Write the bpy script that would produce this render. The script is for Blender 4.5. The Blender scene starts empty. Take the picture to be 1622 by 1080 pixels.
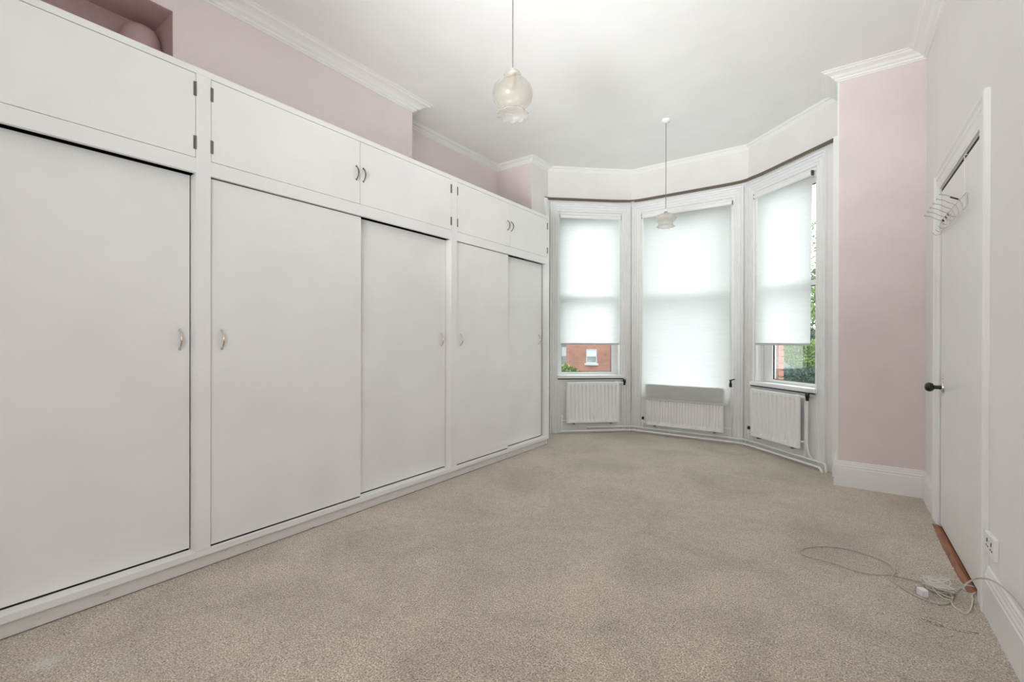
import bpy, bmesh, math, random
from mathutils import Vector, Matrix
random.seed(7)
PI = math.pi
scene = bpy.context.scene
COL = scene.collection

# ---------------------------------------------------------------- camera
F_PX, CX, CY, CAM_H = 723.09, 811.0, 538.67, 1.2
FW = Vector((-0.58109137, 0.81383521, -0.00224984))
RT = Vector((0.81383182, 0.58109556, 0.00239163))
UP = Vector((-0.00325377, 0.00044123, 0.99999461))
cd = bpy.data.cameras.new('camera'); cam = bpy.data.objects.new('camera', cd); COL.objects.link(cam)
cd.sensor_width = 36.0; cd.lens = F_PX / 1622 * 36.0
cd.shift_y = -(540.0 - CY) / 1622.0
cd.clip_start = 0.02; cd.clip_end = 300
mw = Matrix((( RT.x, UP.x, -FW.x, 0), (RT.y, UP.y, -FW.y, 0), (RT.z, UP.z, -FW.z, CAM_H), (0, 0, 0, 1)))
cam.matrix_world = mw
scene.camera = cam
EYE = Vector((0, 0, CAM_H))

def ray(x, y): return FW + RT * ((x - CX) / F_PX) - UP * ((y - CY) / F_PX)
def at_plane(n, p, x, y):
    n = Vector(n); d = ray(x, y)
    return EYE + d * ((Vector(p) - EYE).dot(n) / d.dot(n))
def at_floor(x, y, z=0.0): return at_plane((0, 0, 1), (0, 0, z), x, y)
def at_X(c, x, y): return at_plane((1, 0, 0), (c, 0, 0), x, y)
def at_dist(x, y, dist): return EYE + ray(x, y) * dist

# ---------------------------------------------------------------- light
scene.view_settings.view_transform = 'Standard'
scene.view_settings.look = 'None'
scene.view_settings.exposure = 0.0
scene.view_settings.gamma = 1.0
scene.view_settings.use_curve_mapping = False
SKY = 4.9
w = bpy.data.worlds.new('overcast_sky'); scene.world = w; w.use_nodes = True
bgn = w.node_tree.nodes['Background']
bgn.inputs[0].default_value = (0.93, 0.975, 1.0, 1); bgn.inputs[1].default_value = SKY
scene.cycles.diffuse_bounces = 12
scene.cycles.max_bounces = 24
scene.cycles.transmission_bounces = 12
scene.cycles.transparent_max_bounces = 24
scene.cycles.caustics_reflective = False
scene.cycles.caustics_refractive = False
scene.cycles.sample_clamp_indirect = 8

def area(name, loc, target, sx, sy, power, col=(1, 1, 1), portal=False, spread=180):
    l = bpy.data.lights.new(name, 'AREA'); l.shape = 'RECTANGLE'; l.size = sx; l.size_y = sy
    l.energy = power; l.color = col
    l.spread = math.radians(spread)
    if portal: l.cycles.is_portal = True
    o = bpy.data.objects.new(name, l); COL.objects.link(o); o.location = loc
    o.rotation_euler = (Vector(target) - Vector(loc)).to_track_quat('-Z', 'Y').to_euler()
    return o
# fill lamps added out of view behind the camera, some bounced off the ceiling
area('bounce_fill', (-0.5, -1.0, 1.2), (-1.1, 2.0, 3.4), 0.9, 0.9, 14, (0.955, 0.98, 1.0), spread=100)
area('bounce_fill', (-0.9, -1.0, 1.1), (-1.35, 3.6, 3.4), 0.9, 0.9, 24, (0.955, 0.98, 1.0), spread=56)
area('soft_fill', (0.25, -1.35, 2.1), (-2.6, 1.9, 1.1), 1.5, 1.5, 24, (0.955, 0.98, 1.0), spread=130)
area('soft_fill', (-1.9, -1.35, 2.0), (0.5, 1.7, 1.3), 1.3, 1.3, 13, (0.955, 0.98, 1.0), spread=130)
for nm, lc, tg, sx in (('window_portal', (-2.72, 5.55, 1.79), (-2.0, 4.75, 1.79), .9), ('window_portal', (-1.516, 6.02, 1.75), (-1.516, 5.0, 1.75), 1.12), ('window_portal', (-.31, 5.55, 1.79), (-1.0, 4.8, 1.79), .84)):
    area(nm, lc, tg, sx, 2.3, 1, portal=True)

# ---------------------------------------------------------------- material helpers
def nmat(name):
    m = bpy.data.materials.new(name); m.use_nodes = True
    nt = m.node_tree; b = nt.nodes['Principled BSDF']
    return m, nt, b
def N(nt, t, **kw):
    n = nt.nodes.new(t)
    for k, v in kw.items():
        if k in n.inputs: n.inputs[k].default_value = v
        else: setattr(n, k, v)
    return n
def coords(nt, scale=(1, 1, 1)):
    tc = N(nt, 'ShaderNodeTexCoord'); mp = N(nt, 'ShaderNodeMapping')
    nt.links.new(tc.outputs['Object'], mp.inputs['Vector']); mp.inputs['Scale'].default_value = scale
    return mp.outputs['Vector']
def ramp(nt, fac, stops):
    r = N(nt, 'ShaderNodeValToRGB'); nt.links.new(fac, r.inputs['Fac'])
    e = r.color_ramp.elements
    while len(e) > 1: e.remove(e[-1])
    e[0].position = stops[0][0]; e[0].color = (*stops[0][1], 1)
    for p, c in stops[1:]:
        x = e.new(p); x.color = (*c, 1)
    return r.outputs['Color']
def paint(name, col, rough=0.5, mottling=0.015, bump=0.0, bscale=300, coat=0.0):
    m, nt, b = nmat(name); v = coords(nt)
    n = N(nt, 'ShaderNodeTexNoise', Scale=2.5, Detail=4.0); nt.links.new(v, n.inputs['Vector'])
    lo = tuple(max(0, c * (1 - mottling * 2)) for c in col); hi = tuple(min(1, c * (1 + mottling)) for c in col)
    nt.links.new(ramp(nt, n.outputs['Fac'], [(0.3, lo), (0.7, hi)]), b.inputs['Base Color'])
    b.inputs['Roughness'].default_value = rough
    b.inputs['Coat Weight'].default_value = coat
    if bump:
        n2 = N(nt, 'ShaderNodeTexNoise', Scale=bscale, Detail=3.0); nt.links.new(v, n2.inputs['Vector'])
        bp = N(nt, 'ShaderNodeBump', Strength=bump, Distance=0.002)
        nt.links.new(n2.outputs['Fac'], bp.inputs['Height']); nt.links.new(bp.outputs['Normal'], b.inputs['Normal'])
    return m
def wallpaper(name, col, strength, sx=28, sy=28, sz=13, dist=0.004, rs=(.42, .62)):
    """painted embossed paper: vertical crumpled chips"""
    m, nt, b = nmat(name); v = coords(nt, (sx, sy, sz))
    n = N(nt, 'ShaderNodeTexNoise', Scale=1.6, Detail=5.0, Roughness=0.6, Distortion=0.6); nt.links.new(v, n.inputs['Vector'])
    h = ramp(nt, n.outputs['Fac'], [(rs[0], (0, 0, 0)), (rs[1], (1, 1, 1))])
    bp = N(nt, 'ShaderNodeBump', Strength=strength, Distance=dist)
    nt.links.new(h, bp.inputs['Height']); nt.links.new(bp.outputs['Normal'], b.inputs['Normal'])
    v2 = coords(nt); n2 = N(nt, 'ShaderNodeTexNoise', Scale=1.3, Detail=3.0); nt.links.new(v2, n2.inputs['Vector'])
    nt.links.new(ramp(nt, n2.outputs['Fac'], [(0.3, tuple(c * .975 for c in col)), (0.7, tuple(min(1, c * 1.015) for c in col))]), b.inputs['Base Color'])
    b.inputs['Roughness'].default_value = 0.75
    return m
def metal(name, col, rough=0.3):
    m, nt, b = nmat(name); b.inputs['Metallic'].default_value = 1.0
    v = coords(nt); n = N(nt, 'ShaderNodeTexNoise', Scale=60.0); nt.links.new(v, n.inputs['Vector'])
    nt.links.new(ramp(nt, n.outputs['Fac'], [(0.3, tuple(c * .85 for c in col)), (0.7, col)]), b.inputs['Base Color'])
    b.inputs['Roughness'].default_value = rough
    return m

M_CEIL = paint('ceiling_paint', (0.86, 0.86, 0.85), 0.8)
M_CORN = paint('cornice_paint', (0.87, 0.87, 0.855), 0.55)
M_WHITE = paint('white_gloss_paint', (0.845, 0.845, 0.835), 0.32)
M_BAYWOOD = paint('bay_woodwork_paint', (0.83, 0.835, 0.83), 0.35)
M_WARD = paint('wardrobe_paint', (0.86, 0.86, 0.85), 0.42, 0.02, 0.05, 90)
M_PINK = wallpaper('pink_embossed_paper', (0.80, 0.718, 0.715), 0.35)
M_PINKFLAT = paint('pink_wall_paint', (0.745, 0.66, 0.65), 0.8, 0.03, 0.05, 60)
M_BAYWALL = paint('pale_pink_bay_wall_paint', (0.80, 0.78, 0.765), 0.8, 0.02)
M_RIGHT = wallpaper('white_woodchip_paper', (0.855, 0.835, 0.825), 0.42, 60, 60, 20, 0.004, (.54, .68))
M_DARK = paint('dark_rubber_and_gap_shade', (0.02, 0.02, 0.02), 0.8)  # rubber gaskets, and strips that stand for shade in gaps
M_DARKC = paint('shaded_carpet_backing', (0.07, 0.055, 0.04), 0.9)
M_BLACK = paint('black_plastic', (0.012, 0.012, 0.013), 0.18)
M_RAD = paint('radiator_enamel', (0.86, 0.86, 0.85), 0.3)
M_PIPE = paint('painted_pipe', (0.84, 0.84, 0.82), 0.35)
M_CHROME = metal('chrome', (0.75, 0.74, 0.72), 0.22)
M_BRASS = metal('pale_brass', (0.80, 0.70, 0.58), 0.25)
M_HINGE = metal('dull_steel', (0.22, 0.22, 0.20), 0.45)
M_TRACK = paint('bronze_track', (0.12, 0.098, 0.07), 0.45)
M_PLASTIC = paint('white_plastic', (0.86, 0.86, 0.85), 0.35)
M_CABLE = paint('grey_white_cable', (0.72, 0.69, 0.64), 0.45)
M_CABLE2 = paint('grey_cable', (0.50, 0.475, 0.44), 0.45)
M_FLEX = paint('pendant_flex', (0.20, 0.195, 0.19), 0.6)
M_EXTGREY = paint('grey_render', (0.15, 0.165, 0.175), 0.9, 0.05)
M_SHUT = paint('window_interior_grey', (0.17, 0.20, 0.20), 0.2, 0.2)
M_SHELTER = paint('dark_roof_felt', (0.045, 0.055, 0.055), 0.9)
M_BARK = paint('bark', (0.13, 0.09, 0.06), 0.9, 0.2)

def m_plinth():
    m, nt, b = nmat('scuffed_plinth_paint'); v = coords(nt, (1, 9, 30))
    n = N(nt, 'ShaderNodeTexNoise', Scale=1.0, Detail=6.0, Roughness=0.7); nt.links.new(v, n.inputs['Vector'])
    nt.links.new(ramp(nt, n.outputs['Fac'], [(0.0, (0.30, 0.27, 0.24)), (0.33, (0.45, 0.42, 0.38)), (0.38, (0.80, 0.79, 0.76)), (1, (0.84, 0.83, 0.81))]), b.inputs['Base Color'])
    b.inputs['Roughness'].default_value = 0.45
    return m
M_PLINTH = m_plinth()

def m_carpet():
    m, nt, b = nmat('beige_twist_carpet'); v = coords(nt); L = nt.links.new
    big = N(nt, 'ShaderNodeTexNoise', Scale=1.7, Detail=4.0, Roughness=0.62, Distortion=0.6); L(v, big.inputs['Vector'])
    mid = N(nt, 'ShaderNodeTexNoise', Scale=26.0, Detail=3.0, Roughness=0.7, Distortion=0.8); L(v, mid.inputs['Vector'])
    fine = N(nt, 'ShaderNodeTexNoise', Scale=150.0, Detail=3.5, Roughness=0.75, Distortion=0.2); L(v, fine.inputs['Vector'])
    vor = N(nt, 'ShaderNodeTexVoronoi', Scale=150.0); L(v, vor.inputs['Vector'])
    c_f = ramp(nt, fine.outputs['Fac'], [(0.33, (0.095, 0.072, 0.050)), (0.44, (0.33, 0.272, 0.205)), (0.54, (0.59, 0.512, 0.415)), (0.65, (0.96, 0.89, 0.78))])
    c_b = ramp(nt, big.outputs['Fac'], [(0.32, (0.76, 0.745, 0.73)), (0.5, (0.98, 0.98, 0.98)), (0.68, (1.14, 1.14, 1.14))])
    c_m = ramp(nt, mid.outputs['Fac'], [(0.33, (0.84, 0.83, 0.82)), (0.5, (1, 1, 1)), (0.7, (1.1, 1.1, 1.1))])
    mx = N(nt, 'ShaderNodeMix', data_type='RGBA', blend_type='MULTIPLY'); mx.inputs[0].default_value = 1
    L(c_f, mx.inputs[6]); L(c_b, mx.inputs[7])
    mx2 = N(nt, 'ShaderNodeMix', data_type='RGBA', blend_type='MULTIPLY'); mx2.inputs[0].default_value = 1
    L(mx.outputs[2], mx2.inputs[6]); L(c_m, mx2.inputs[7])
    prev = mx2.outputs[2]
    # two pale spill stains near the wardrobe end, and a few dark marks by the cable
    for (px, py, r, col, amt) in ((72, 1050, 0.055, (0.75, 0.80, 0.78), 0.55), (195, 1052, 0.05, (0.66, 0.68, 0.68), 0.35),
                                  (1435, 1075, 0.02, (0.1, 0.08, 0.06), 0.5), (1408, 928, 0.012, (0.1, 0.08, 0.06), 0.55),
                                  (390, 985, 0.02, (0.2, 0.15, 0.11), 0.4)):
        p = at_floor(px, py)
        d = N(nt, 'ShaderNodeVectorMath', operation='DISTANCE'); L(v, d.inputs[0]); d.inputs[1].default_value = p
        ad = N(nt, 'ShaderNodeMath', operation='MULTIPLY_ADD'); L(mid.outputs['Fac'], ad.inputs[0]); ad.inputs[1].default_value = r; L(d.outputs['Value'], ad.inputs[2])
        mr = N(nt, 'ShaderNodeMapRange'); L(ad.outputs[0], mr.inputs[0])
        mr.inputs[1].default_value = r * 0.5; mr.inputs[2].default_value = r * 1.7; mr.inputs[3].default_value = amt; mr.inputs[4].default_value = 0
        mm = N(nt, 'ShaderNodeMix', data_type='RGBA'); L(mr.outputs[0], mm.inputs[0]); L(prev, mm.inputs[6]); mm.inputs[7].default_value = (*col, 1)
        prev = mm.outputs[2]
    L(prev, b.inputs['Base Color'])
    add = N(nt, 'ShaderNodeMath', operation='ADD'); L(fine.outputs['Fac'], add.inputs[0]); L(vor.outputs['Distance'], add.inputs[1])
    bp = N(nt, 'ShaderNodeBump', Strength=0.7, Distance=0.005); L(add.outputs[0], bp.inputs['Height'])
    bp2 = N(nt, 'ShaderNodeBump', Strength=0.5, Distance=0.02); L(mid.outputs['Fac'], bp2.inputs['Height']); L(bp.outputs['Normal'], bp2.inputs['Normal'])
    L(bp2.outputs['Normal'], b.inputs['Normal'])
    b.inputs['Roughness'].default_value = 0.95
    b.inputs['Sheen Weight'].default_value = 0.75; b.inputs['Sheen Roughness'].default_value = 0.45; b.inputs['Sheen Tint'].default_value = (1.0, 0.96, 0.89, 1)
    b.inputs['Specular IOR Level'].default_value = 0.1
    return m
M_CARPET = m_carpet()

def m_wood(name, c1, c2, rough=0.4):
    m, nt, b = nmat(name); v = coords(nt, (30, 2, 30))
    n = N(nt, 'ShaderNodeTexNoise', Scale=1.5, Detail=6.0, Distortion=1.5); nt.links.new(v, n.inputs['Vector'])
    nt.links.new(ramp(nt, n.outputs['Fac'], [(0.35, c1), (0.65, c2)]), b.inputs['Base Color'])
    b.inputs['Roughness'].default_value = rough
    return m
M_BOARD = m_wood('stained_floorboard', (0.24, 0.085, 0.04), (0.44, 0.19, 0.095))

def m_brick(name, c1, c2, mortar, sc=1.0, rot=0.0):
    m, nt, b = nmat(name); v = coords(nt)
    mp = N(nt, 'ShaderNodeMapping'); nt.links.new(v, mp.inputs['Vector']); mp.inputs['Rotation'].default_value = (PI / 2, 0, rot)
    br = N(nt, 'ShaderNodeTexBrick', Scale=sc); br.inputs['Color1'].default_value = (*c1, 1); br.inputs['Color2'].default_value = (*c2, 1)
    br.inputs['Mortar'].default_value = (*mortar, 1); br.inputs['Mortar Size'].default_value = 0.010
    br.inputs['Brick Width'].default_value = 0.225; br.inputs['Row Height'].default_value = 0.075
    nt.links.new(mp.outputs['Vector'], br.inputs['Vector'])
    n = N(nt, 'ShaderNodeTexNoise', Scale=1.2, Detail=5.0); nt.links.new(v, n.inputs['Vector'])
    mx = N(nt, 'ShaderNodeMix', data_type='RGBA', blend_type='MULTIPLY'); mx.inputs[0].default_value = 1
    nt.links.new(br.outputs['Color'], mx.inputs[6])
    nt.links.new(ramp(nt, n.outputs['Fac'], [(0.3, (0.8, 0.8, 0.8)), (0.7, (1.1, 1.05, 1))]), mx.inputs[7])
    nt.links.new(mx.outputs[2], b.inputs['Base Color']); b.inputs['Roughness'].default_value = 0.9
    return m
M_BRICK = m_brick('red_brick', (0.20, 0.070, 0.045), (0.29, 0.115, 0.072), (0.26, 0.19, 0.155))
M_BRICKR = paint('red_brick_reveal', (0.34, 0.145, 0.105), 0.9, 0.12, .3, 90)
M_MORTAR = paint('mortar', (0.32, 0.27, 0.23), 0.95)
M_SASHOUT = paint('white_outside_frame', (0.36, 0.36, 0.36), 0.5)
def m_leaf(name, a, bcol):
    m, nt, b = nmat(name); v = coords(nt)
    n = N(nt, 'ShaderNodeTexNoise', Scale=1.7, Detail=4.0); nt.links.new(v, n.inputs['Vector'])
    nt.links.new(ramp(nt, n.outputs['Fac'], [(0.35, a), (0.65, bcol)]), b.inputs['Base Color'])
    b.inputs['Roughness'].default_value = 0.6
    return m
M_LEAF1 = m_leaf('bright_leaves', (0.05, 0.10, 0.012), (0.17, 0.24, 0.04))
M_LEAF2 = m_leaf('dark_leaves', (0.008, 0.03, 0.02), (0.02, 0.06, 0.04))
M_ASPHALT = paint('pale_asphalt', (0.045, 0.05, 0.05), 0.9, 0.1)

def m_fabric():
    m, nt, b = nmat('translucent_blind_fabric'); L = nt.links.new
    v = coords(nt, (18, 18, 420)); v1 = coords(nt, (3.5, 3.5, 70))
    n = N(nt, 'ShaderNodeTexNoise', Scale=1.0, Detail=3.0); L(v, n.inputs['Vector'])
    n1 = N(nt, 'ShaderNodeTexNoise', Scale=1.0, Detail=3.0); L(v1, n1.inputs['Vector'])
    av = N(nt, 'ShaderNodeMath', operation='ADD'); L(n.outputs['Fac'], av.inputs[0]); L(n1.outputs['Fac'], av.inputs[1])
    hf = N(nt, 'ShaderNodeMath', operation='MULTIPLY'); L(av.outputs[0], hf.inputs[0]); hf.inputs[1].default_value = 0.5
    col = ramp(nt, hf.outputs[0], [(0.38, (0.82, 0.85, 0.855)), (0.5, (0.865, 0.885, 0.885)), (0.62, (0.91, 0.925, 0.92))])
    df = N(nt, 'ShaderNodeBsdfDiffuse'); df.inputs[0].default_value = (0.62, 0.62, 0.585, 1)
    tr = N(nt, 'ShaderNodeBsdfTranslucent'); L(col, tr.inputs[0])
    mx = N(nt, 'ShaderNodeMixShader'); mx.inputs[0].default_value = 0.58; L(df.outputs[0], mx.inputs[1]); L(tr.outputs[0], mx.inputs[2])
    out = nt.nodes['Material Output']; L(mx.outputs[0], out.inputs[0]); nt.nodes.remove(b)
    return m
M_FABRIC = m_fabric()
def m_glass():
    m, nt, b = nmat('window_glass'); L = nt.links.new
    t = N(nt, 'ShaderNodeBsdfTransparent'); t.inputs[0].default_value = (0.95, 0.97, 0.96, 1)
    g = N(nt, 'ShaderNodeBsdfGlossy'); g.inputs['Roughness'].default_value = 0.02
    lw = N(nt, 'ShaderNodeLayerWeight', Blend=0.5); pw = N(nt, 'ShaderNodeMath', operation='POWER'); L(lw.outputs['Facing'], pw.inputs[0]); pw.inputs[1].default_value = 5
    fr = N(nt, 'ShaderNodeMath', operation='MULTIPLY_ADD'); L(pw.outputs[0], fr.inputs[0]); fr.inputs[1].default_value = 0.9; fr.inputs[2].default_value = 0.06
    mx = N(nt, 'ShaderNodeMixShader'); L(fr.outputs[0], mx.inputs[0]); L(t.outputs[0], mx.inputs[1]); L(g.outputs[0], mx.inputs[2])
    L(mx.outputs[0], nt.nodes['Material Output'].inputs[0]); nt.nodes.remove(b)
    return m
M_GLASS = m_glass()
def m_shade(name='pearl_lustre_glass', dcol=(0.54, 0.52, 0.47, 1), transp=0.62):
    m, nt, b = nmat(name); L = nt.links.new
    df = N(nt, 'ShaderNodeBsdfDiffuse'); df.inputs[0].default_value = dcol
    tl = N(nt, 'ShaderNodeBsdfTranslucent'); tl.inputs[0].default_value = (0.86, 0.83, 0.77, 1)
    tp = N(nt, 'ShaderNodeBsdfTransparent'); tp.inputs[0].default_value = (0.94, 0.925, 0.89, 1)
    gl = N(nt, 'ShaderNodeBsdfGlossy'); gl.inputs['Roughness'].default_value = 0.22; gl.inputs['Color'].default_value = (0.9, 0.88, 0.86, 1)
    a = N(nt, 'ShaderNodeMixShader'); a.inputs[0].default_value = 0.55; L(df.outputs[0], a.inputs[1]); L(tl.outputs[0], a.inputs[2])
    c = N(nt, 'ShaderNodeMixShader'); c.inputs[0].default_value = transp; L(a.outputs[0], c.inputs[1]); L(tp.outputs[0], c.inputs[2])
    lw = N(nt, 'ShaderNodeLayerWeight', Blend=0.35)
    sc = N(nt, 'ShaderNodeMath', operation='MULTIPLY'); L(lw.outputs['Facing'], sc.inputs[0]); sc.inputs[1].default_value = 0.55
    e = N(nt, 'ShaderNodeMixShader'); L(sc.outputs[0], e.inputs[0]); L(c.outputs[0], e.inputs[1]); L(gl.outputs[0], e.inputs[2])
    L(e.outputs[0], nt.nodes['Material Output'].inputs[0]); nt.nodes.remove(b)
    return m
M_SHADE = m_shade()
M_SHADE2 = m_shade('white_opal_glass', (0.80, 0.79, 0.76, 1), 0.18)

# ---------------------------------------------------------------- mesh builder
class MB:
    def __init__(s): s.v = []; s.f = []
    def add(s, vs, fs):
        o = len(s.v); s.v += [Vector(p) for p in vs]; s.f += [[i + o for i in f] for f in fs]
    def box(s, x0, x1, y0, y1, z0, z1, fn=None):
        P = [(x, y, z) for x in (x0, x1) for y in (y0, y1) for z in (z0, z1)]
        if fn: P = [fn(*p) for p in P]
        s.add(P, [(0, 1, 3, 2), (4, 6, 7, 5), (0, 4, 5, 1), (2, 3, 7, 6), (0, 2, 6, 4), (1, 5, 7, 3)])
        return s
    def prism(s, poly, z0, z1, fn=None):
        n = len(poly); P = [(x, y, z0) for x, y in poly] + [(x, y, z1) for x, y in poly]
        if fn: P = [fn(*p) for p in P]
        s.add(P, [list(range(n))[::-1], list(range(n, 2 * n))] + [(i, (i + 1) % n, (i + 1) % n + n, i + n) for i in range(n)])
        return s
    def tube(s, pts, r, seg=8, closed=False, smooth_n=0):
        pts = [Vector(p) for p in pts]
        if smooth_n: pts = catmull(pts, smooth_n, closed)
        n = len(pts); rings = []; prev = None
        for i, p in enumerate(pts):
            a = pts[i - 1] if (i > 0 or closed) else p; b2 = pts[(i + 1) % n] if (i < n - 1 or closed) else p
            t = (b2 - a).normalized()
            if prev is None:
                up = Vector((0, 0, 1)) if abs(t.z) < 0.9 else Vector((1, 0, 0))
                nn = t.cross(up).normalized()
            else:
                nn = (prev - t * prev.dot(t)).normalized()
            prev = nn; bb = t.cross(nn); rr = r[i] if isinstance(r, (list, tuple)) else r
            rings.append([p + (nn * math.cos(2 * PI * k / seg) + bb * math.sin(2 * PI * k / seg)) * rr for k in range(seg)])
        vs = [q for ring in rings for q in ring]; fs = []
        m = n if closed else n - 1
        for i in range(m):
            j = (i + 1) % n
            for k in range(seg):
                fs.append((i * seg + k, i * seg + (k + 1) % seg, j * seg + (k + 1) % seg, j * seg + k))
        if not closed: fs += [list(range(seg))[::-1], [(n - 1) * seg + k for k in range(seg)]]
        s.add(vs, fs); return s
    def lathe(s, prof, c=(0, 0, 0), axis='Z', seg=32, mod=None, cap=False):
        c = Vector(c); vs = []
        for i, (r, z) in enumerate(prof):
            for k in range(seg):
                a = 2 * PI * k / seg; rr, zz = (r, z) if not mod else mod(r, z, a, i)
                x, y = rr * math.cos(a), rr * math.sin(a)
                p = (x, y, zz) if axis == 'Z' else ((zz, x, y) if axis == 'X' else (x, zz, y))
                vs.append(c + Vector(p))
        fs = []
        for i in range(len(prof) - 1):
            for k in range(seg):
                fs.append((i * seg + k, i * seg + (k + 1) % seg, (i + 1) * seg + (k + 1) % seg, (i + 1) * seg + k))
        if cap: fs += [list(range(seg))[::-1], [(len(prof) - 1) * seg + k for k in range(seg)]]
        s.add(vs, fs); return s
    def sweep(s, path, prof, fn, closed_prof=True):
        """path 2D polyline, prof [(a,b)]: a along the left normal (mitred), b out of plane; fn(x,y,b)->3D"""
        n = len(path); nn = []
        for i in range(n):
            d1 = (Vector(path[i]) - Vector(path[i - 1])).normalized() if i > 0 else None
            d2 = (Vector(path[i + 1]) - Vector(path[i])).normalized() if i < n - 1 else None
            if d1 is None: d1 = d2
            if d2 is None: d2 = d1
            n1 = Vector((-d1.y, d1.x)); n2 = Vector((-d2.y, d2.x)); m = (n1 + n2).normalized()
            nn.append(m / max(0.2, m.dot(n1)))
        k = len(prof); vs = []
        for i in range(n):
            for a, b2 in prof:
                q = Vector(path[i]) + nn[i] * a; vs.append(fn(q.x, q.y, b2))
        fs = []
        for i in range(n - 1):
            for j in range(k if closed_prof else k - 1):
                j2 = (j + 1) % k
                fs.append((i * k + j, i * k + j2, (i + 1) * k + j2, (i + 1) * k + j))
        if closed_prof: fs += [list(range(k)), [(n - 1) * k + j for j in range(k)][::-1]]
        s.add(vs, fs); return s
    def build(s, name, mat, parent=None, smooth=False, bevel=0.0, origin=None):
        me = bpy.data.meshes.new(name); off = Vector(origin) if origin else Vector((0, 0, 0))
        me.from_pydata([p - off for p in s.v], [], s.f)
        bm = bmesh.new(); bm.from_mesh(me); bmesh.ops.recalc_face_normals(bm, faces=bm.faces); bm.to_mesh(me); bm.free()
        me.materials.append(mat)
        if smooth:
            for p in me.polygons: p.use_smooth = True
            try: me.set_sharp_from_angle(angle=math.radians(50))
            except Exception: pass
        o = bpy.data.objects.new(name, me); COL.objects.link(o); o.location = off
        if parent:
            o.parent = parent; o.matrix_parent_inverse = Matrix.Identity(4)
            o.location = off - world_loc(parent)
        if bevel:
            b = o.modifiers.new('bevel', 'BEVEL'); b.width = bevel; b.segments = 2; b.limit_method = 'ANGLE'; b.angle_limit = math.radians(40)
        return o
def world_loc(o):
    l = Vector(o.location); p = o.parent
    while p: l += Vector(p.location); p = p.parent
    return l
def catmull(P, n, closed=False):
    out = []; m = len(P); R = range(m) if closed else range(m - 1)
    for i in R:
        p0 = P[i - 1] if (i > 0 or closed) else P[i]; p1 = P[i]; p2 = P[(i + 1) % m]; p3 = P[(i + 2) % m] if (i + 2 < m or closed) else P[(i + 1) % m]
        for k in range(n):
            t = k / n
            out.append(0.5 * ((2 * p1) + (p2 - p0) * t + (2 * p0 - 5 * p1 + 4 * p2 - p3) * t * t + (3 * p1 - p0 - 3 * p2 + p3) * t ** 3))
    if not closed: out.append(P[-1].copy())
    return out
def empty(name, loc, label=None, cat=None, group=None):
    o = bpy.data.objects.new(name, None); COL.objects.link(o); o.location = loc; o.empty_display_size = 0.05
    if label: tag(o, label, cat, group)
    return o
def tag(o, label, cat, group=None):
    o['label'] = label; o['category'] = cat
    if group: o['group'] = group
    return o
def struct(o): o['kind'] = 'structure'; return o
ident = lambda x, y, z: Vector((x, y, z))

# ---------------------------------------------------------------- room dimensions
ZC = 3.40                    # ceiling
XB, XA = -3.255, -3.557      # chimney breast face, alcove wall
YB = 2.941                   # end of chimney breast
YF = 4.64                    # front wall
XR = 0.542                   # right wall
YBACK = -1.7
A, B, C, D = (-3.024, 5.02), (-2.201, 5.765), (-0.831, 5.765), (-0.009, 5.02)
TH = 0.24

# floor and ceiling
poly_room = [(-3.9, YBACK - .1), (XR + .2, YBACK - .1), (XR + .2, YF + .1), (0.25, YF + .25), (0.25, 5.15), (-0.72, 6.02), (-2.31, 6.02), (-3.25, 5.15), (-3.9, YF + .1)]
fl = struct(MB().prism(poly_room, -0.16, -0.035).build('floor', M_BOARD))
for i in range(5):   # boards showing in the doorway strip
    MB().box(0.30 + i * .085 if i < 4 else .64, 0.383 + i * .085 if i < 4 else .72, 2.6, 4.4, -0.034, -0.010).build('floorboard', M_BOARD, fl, bevel=0.001)
struct(MB().prism(poly_room, ZC, ZC + 0.12).build('ceiling', M_CEIL))

# carpet with a hand-cut edge at the doorway
edge = []
for k in range(46):
    t = k / 45; y = 3.03 + t * (4.03 - 3.03)
    edge.append((0.505 + 0.0008 * math.sin(k * 2.1) + random.uniform(-.0018, .0018) - 0.008 * math.sin(t * PI), y))
cp = [(-2.70, YBACK), (0.535, YBACK), (0.535, 3.03)] + edge + [(0.535, 4.035), (0.535, YF), (-0.005, YF), (-0.009, 5.02), (-0.831, 5.765), (-2.201, 5.765), (-3.02, 5.02), (-3.02, 4.50), (-2.70, 4.50)]
carpet = MB().prism(cp, -0.010, 0.0).build('carpet', M_CARPET)
tag(carpet, 'beige twist pile carpet covering the whole floor', 'carpet')
# raised seam in the carpet near the right baseboard
p1, p2 = at_floor(1447, 978), at_floor(1560, 1008)
seam = MB(); pts = []
for k in range(26):
    t = k / 25; q = p1.lerp(p2, t); q.z = -0.001; q.x += random.uniform(-.003, .003); q.y += random.uniform(-.004, .004) - 0.012 * math.sin(t * PI); pts.append(q)
rr = [0.002 + 0.0055 * math.sin(PI * min(1, k / 25)) ** .5 for k in range(26)]
seam.tube(pts, rr, 8).build('seam_ridge', M_CARPET, carpet, smooth=True)
MB().tube([q + Vector((.0, .0075, .0025)) for q in pts[3:-2]], .0017, 6).build('seam_slit', M_DARKC, carpet, smooth=True)  # dark tube stands for the shadowed backing in the slit

# ---------------------------------------------------------------- left wall: chimney breast with a high recess, then alcove
NY0, NY1, NZ1, NXB = -0.35, 1.049, 3.163, -3.56
b = MB()
b.box(-3.9, XB, YBACK, NY0, -.05, ZC); b.box(-3.9, XB, NY1, YB, -.05, ZC)
b.box(-3.9, XB, NY0, NY1, NZ1, ZC); b.box(-3.9, XB, NY0, NY1, -.05, 2.3)
b.box(-3.9, NXB, NY0, NY1, 2.3, NZ1)
wl = struct(b.build('wall_left', M_PINK))
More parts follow.
